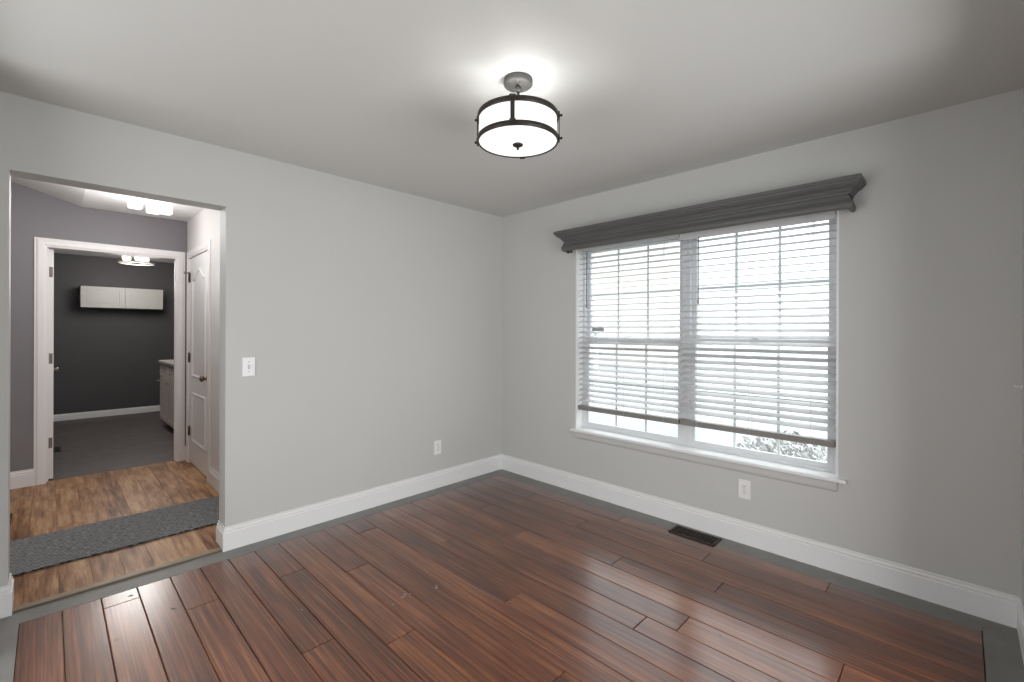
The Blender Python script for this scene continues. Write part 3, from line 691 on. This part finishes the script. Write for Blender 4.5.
# base cabinet along the right wall, its front facing -x
bx = -1.985; by0, by1 = 3.05, 4.72
c = empty('base_cabinet', ((bx + LXR) / 2, (by0 + by1) / 2, HZ), 'taupe base cabinet with drawer, partly hidden behind the far door casing', 'cabinet')
MB().box(bx, LXR - .0003, by0, by1, .10, .873, bev=.001).build('cabinet_box', CAB2, c)
MB().box(bx + .07, LXR - .0003, by0 + .01, by1 - .01, HZ, .10).build('toe_kick', BLACKOUT, c)
def pull(y0, y1, z, parent):
    m = MB(); m.tube([(bx - .02, y0, z), (bx - .052, y0, z), (bx - .055, y0 + .004, z)], .005, 8); m.tube([(bx - .02, y1, z), (bx - .052, y1, z), (bx - .055, y1 - .004, z)], .005, 8)
    m.tube([(bx - .055, y0 - .01, z), (bx - .055, y1 + .01, z)], .0055, 8); m.build('handle', NICKEL, parent)
w = (by1 - by0) / 3
for k in range(3):
    a, b = by0 + k * w + .006, by0 + (k + 1) * w - .006
    dr = cabinet_door('drawer', a, b, .70, .855, bx, CAB2, c, axis='x', rail=.028); pull((a + b) / 2 - .05, (a + b) / 2 + .05, .66 if k == 9 else .775, dr)
    do = cabinet_door('cabinet_door', a, b, .115, .685, bx, CAB2, c, axis='x', rail=.06); pull(b - .035 - .1, b - .035, .64, do)
o = MB().box(bx - .035, LXR - .0003, by0 - .02, by1 + .02, .874, .914, bev=.006, seg=3).build('countertop', STONE, origin=((bx + LXR) / 2, (by0 + by1) / 2, .874))
tag(o, 'brown-grey countertop on the taupe base cabinet', 'countertop')
# laundry ceiling light
lx, ly = -2.270, 4.60
fx = empty('laundry_light', (lx, ly, 2.435), 'ring ceiling light with three glowing shades in the charcoal room', 'ceiling light')
MB().lathe([(0, 0), (.065, 0), (.065, -.02), (.05, -.028), (0, -.028)], (lx, ly, 2.435), n=32, caps=False).build('canopy', NICKEL, fx)
MB().lathe([(.008, 0), (.008, .19)], (lx, ly, 2.22), n=12).build('stem', NICKEL, fx)
MB().lathe([(.180, 0), (.190, .002), (.190, .018), (.180, .020), (.176, .010), (.180, 0)], (lx, ly, 2.205), n=48, caps=False).build('ring', NICKEL, fx)
for k in range(3):
    a = .6 + k * 2 * pi / 3; ex, ey = lx + .11 * cos(a), ly + .11 * sin(a)
    so = MB().tube([(lx, ly, 2.23), (lx + .18 * cos(a), ly + .18 * sin(a), 2.215)], .005, 8).build('arm', NICKEL, fx)
    MB().lathe([(0, 0), (.028, .004), (.044, .030), (.048, .062), (.040, .075), (0, .078)], (ex, ey, 2.228), n=20, caps=False).build('glass_shade', WARMBULB, so)
light('laundry_lamp', 'POINT', (lx, ly, 2.08), LAUNDRY_POWER, (1, .96, .92), size=.30)
register('small black floor register on the dark tile beyond the far doorway', -3.12, -2.985, 3.78, 4.06, HZ - .001, BLACK, 3, 10)

# ------------------------------------------------------------------ outside
CONC = mat('pale_concrete', (.27, .28, .29), .8, var=.06, vscale=2)
SIDING = mat('pale_siding', (.60, .575, .52), .7)
ROOFM = mat('pale_roof', (.42, .42, .43), .8)
LEAF = mat('frosted_foliage', (.36, .37, .36), .8, var=.25, vscale=25)
struct('ground_outside', MB().box(.15, 60, -40, 40, -.5, -.35), CONC)
# plank walk seen low through the left window
m = MB()
for i in range(26): m.box(.6 + i * .165, .6 + i * .165 + .155, -1.2, 7.0, -.35, -.28, bev=.006, seg=1)
o = m.build('deck', mat('pale_deck_boards', (.23, .245, .265), .7, var=.08, vscale=3), origin=(2.7, 2.4, -.35)); tag(o, 'pale plank deck outside below the left blind', 'deck')
hs = empty('neighbour_house', (17.1, 12, -.35), 'pale beige house far outside the window, behind the blinds', 'house')
m = MB(); m.box(16, 18.2, 6.0, 18.0, -.35, 6.0)
for i in range(35): m.box(15.985, 16.0, 6.0, 18.0, -.35 + i * .18, -.35 + i * .18 + .165)
m.build('house_wall', SIDING, hs)
m = MB(); m.poly([(15.6, 5.8, 5.95), (18.6, 5.8, 5.95), (17.1, 5.8, 7.2)], 12.6, (0, 1, 0)); m.build('roof', ROOFM, hs)
for yy in (12.0, 15.5):
    so = MB().box(15.95, 15.985, yy - .6, yy + .6, .8, 2.2).build('house_window', TRIM, hs); MB().box(15.94, 15.951, yy - .5, yy + .5, .9, 2.1).build('window_pane', mat('house_glass', (.3, .33, .36), .1), so)
mbx = empty('mailbox', (8.0, 4.32, -.35), 'small dark mailbox on a pale post outside, seen between the left blind slats', 'mailbox')
MB().box(7.95, 8.05, 4.27, 4.37, -.35, 1.28, bev=.005).build('post', TRIM, mbx)
m = MB(); m.sweep([(-.1, 0), (.1, 0), (.1, .1), (.07, .17), (0, .2), (-.07, .17), (-.1, .1)], [(7.75, 4.32), (8.25, 4.32)], lambda a, b, w: Vector((a, b, 1.28 + w))); m.build('box', SLOT, mbx)
rnd = random.Random(11)
def shrub(x, y, r, label):
    root = empty('garden_shrub', (x, y, -.35), label, 'shrub', 'pale shrubs outside the window')
    st = MB()
    for k in range(7):
        a = rnd.uniform(0, 2 * pi); st.tube([(x, y, -.35), (x + r * .3 * cos(a), y + r * .3 * sin(a), -.35 + r * .7), (x + r * .6 * cos(a), y + r * .6 * sin(a), -.35 + r * 1.2)], .012, 6)
    st.build('stems', mat('grey_twig', (.30, .29, .28), .8), root)
    bm = bmesh.new()
    for k in range(1500):
        th = rnd.uniform(0, 2 * pi); ph = math.acos(rnd.uniform(-.4, 1)); q = r * rnd.uniform(.75, 1.05)
        c_ = Vector((x + q * sin(ph) * cos(th), y + q * sin(ph) * sin(th), -.35 + r * .55 + q * .75 * cos(ph)))
        n = Vector((rnd.gauss(0, 1), rnd.gauss(0, 1), rnd.gauss(0, 1))).normalized(); a = n.orthogonal().normalized(); b = n.cross(a); s_ = rnd.uniform(.02, .035)
        bm.faces.new([bm.verts.new(c_ + a * s_ * 1.4), bm.verts.new(c_ + b * s_ * .6), bm.verts.new(c_ - a * s_ * 1.4), bm.verts.new(c_ - b * s_ * .6)])
    mb = MB(); mb.merge(bm); mb.build('foliage', LEAF, root)
for k, (x, y, r) in enumerate([(2.0, -1.95, .52), (2.1, -3.05, .54), (3.4, -3.6, .6)]):
    shrub(x, y, r, ['pale shrub outside under the middle of the window, left one of the near pair', 'pale shrub outside beyond the right end of the window sill', 'pale shrub outside, farther back behind the two near shrubs'][k])
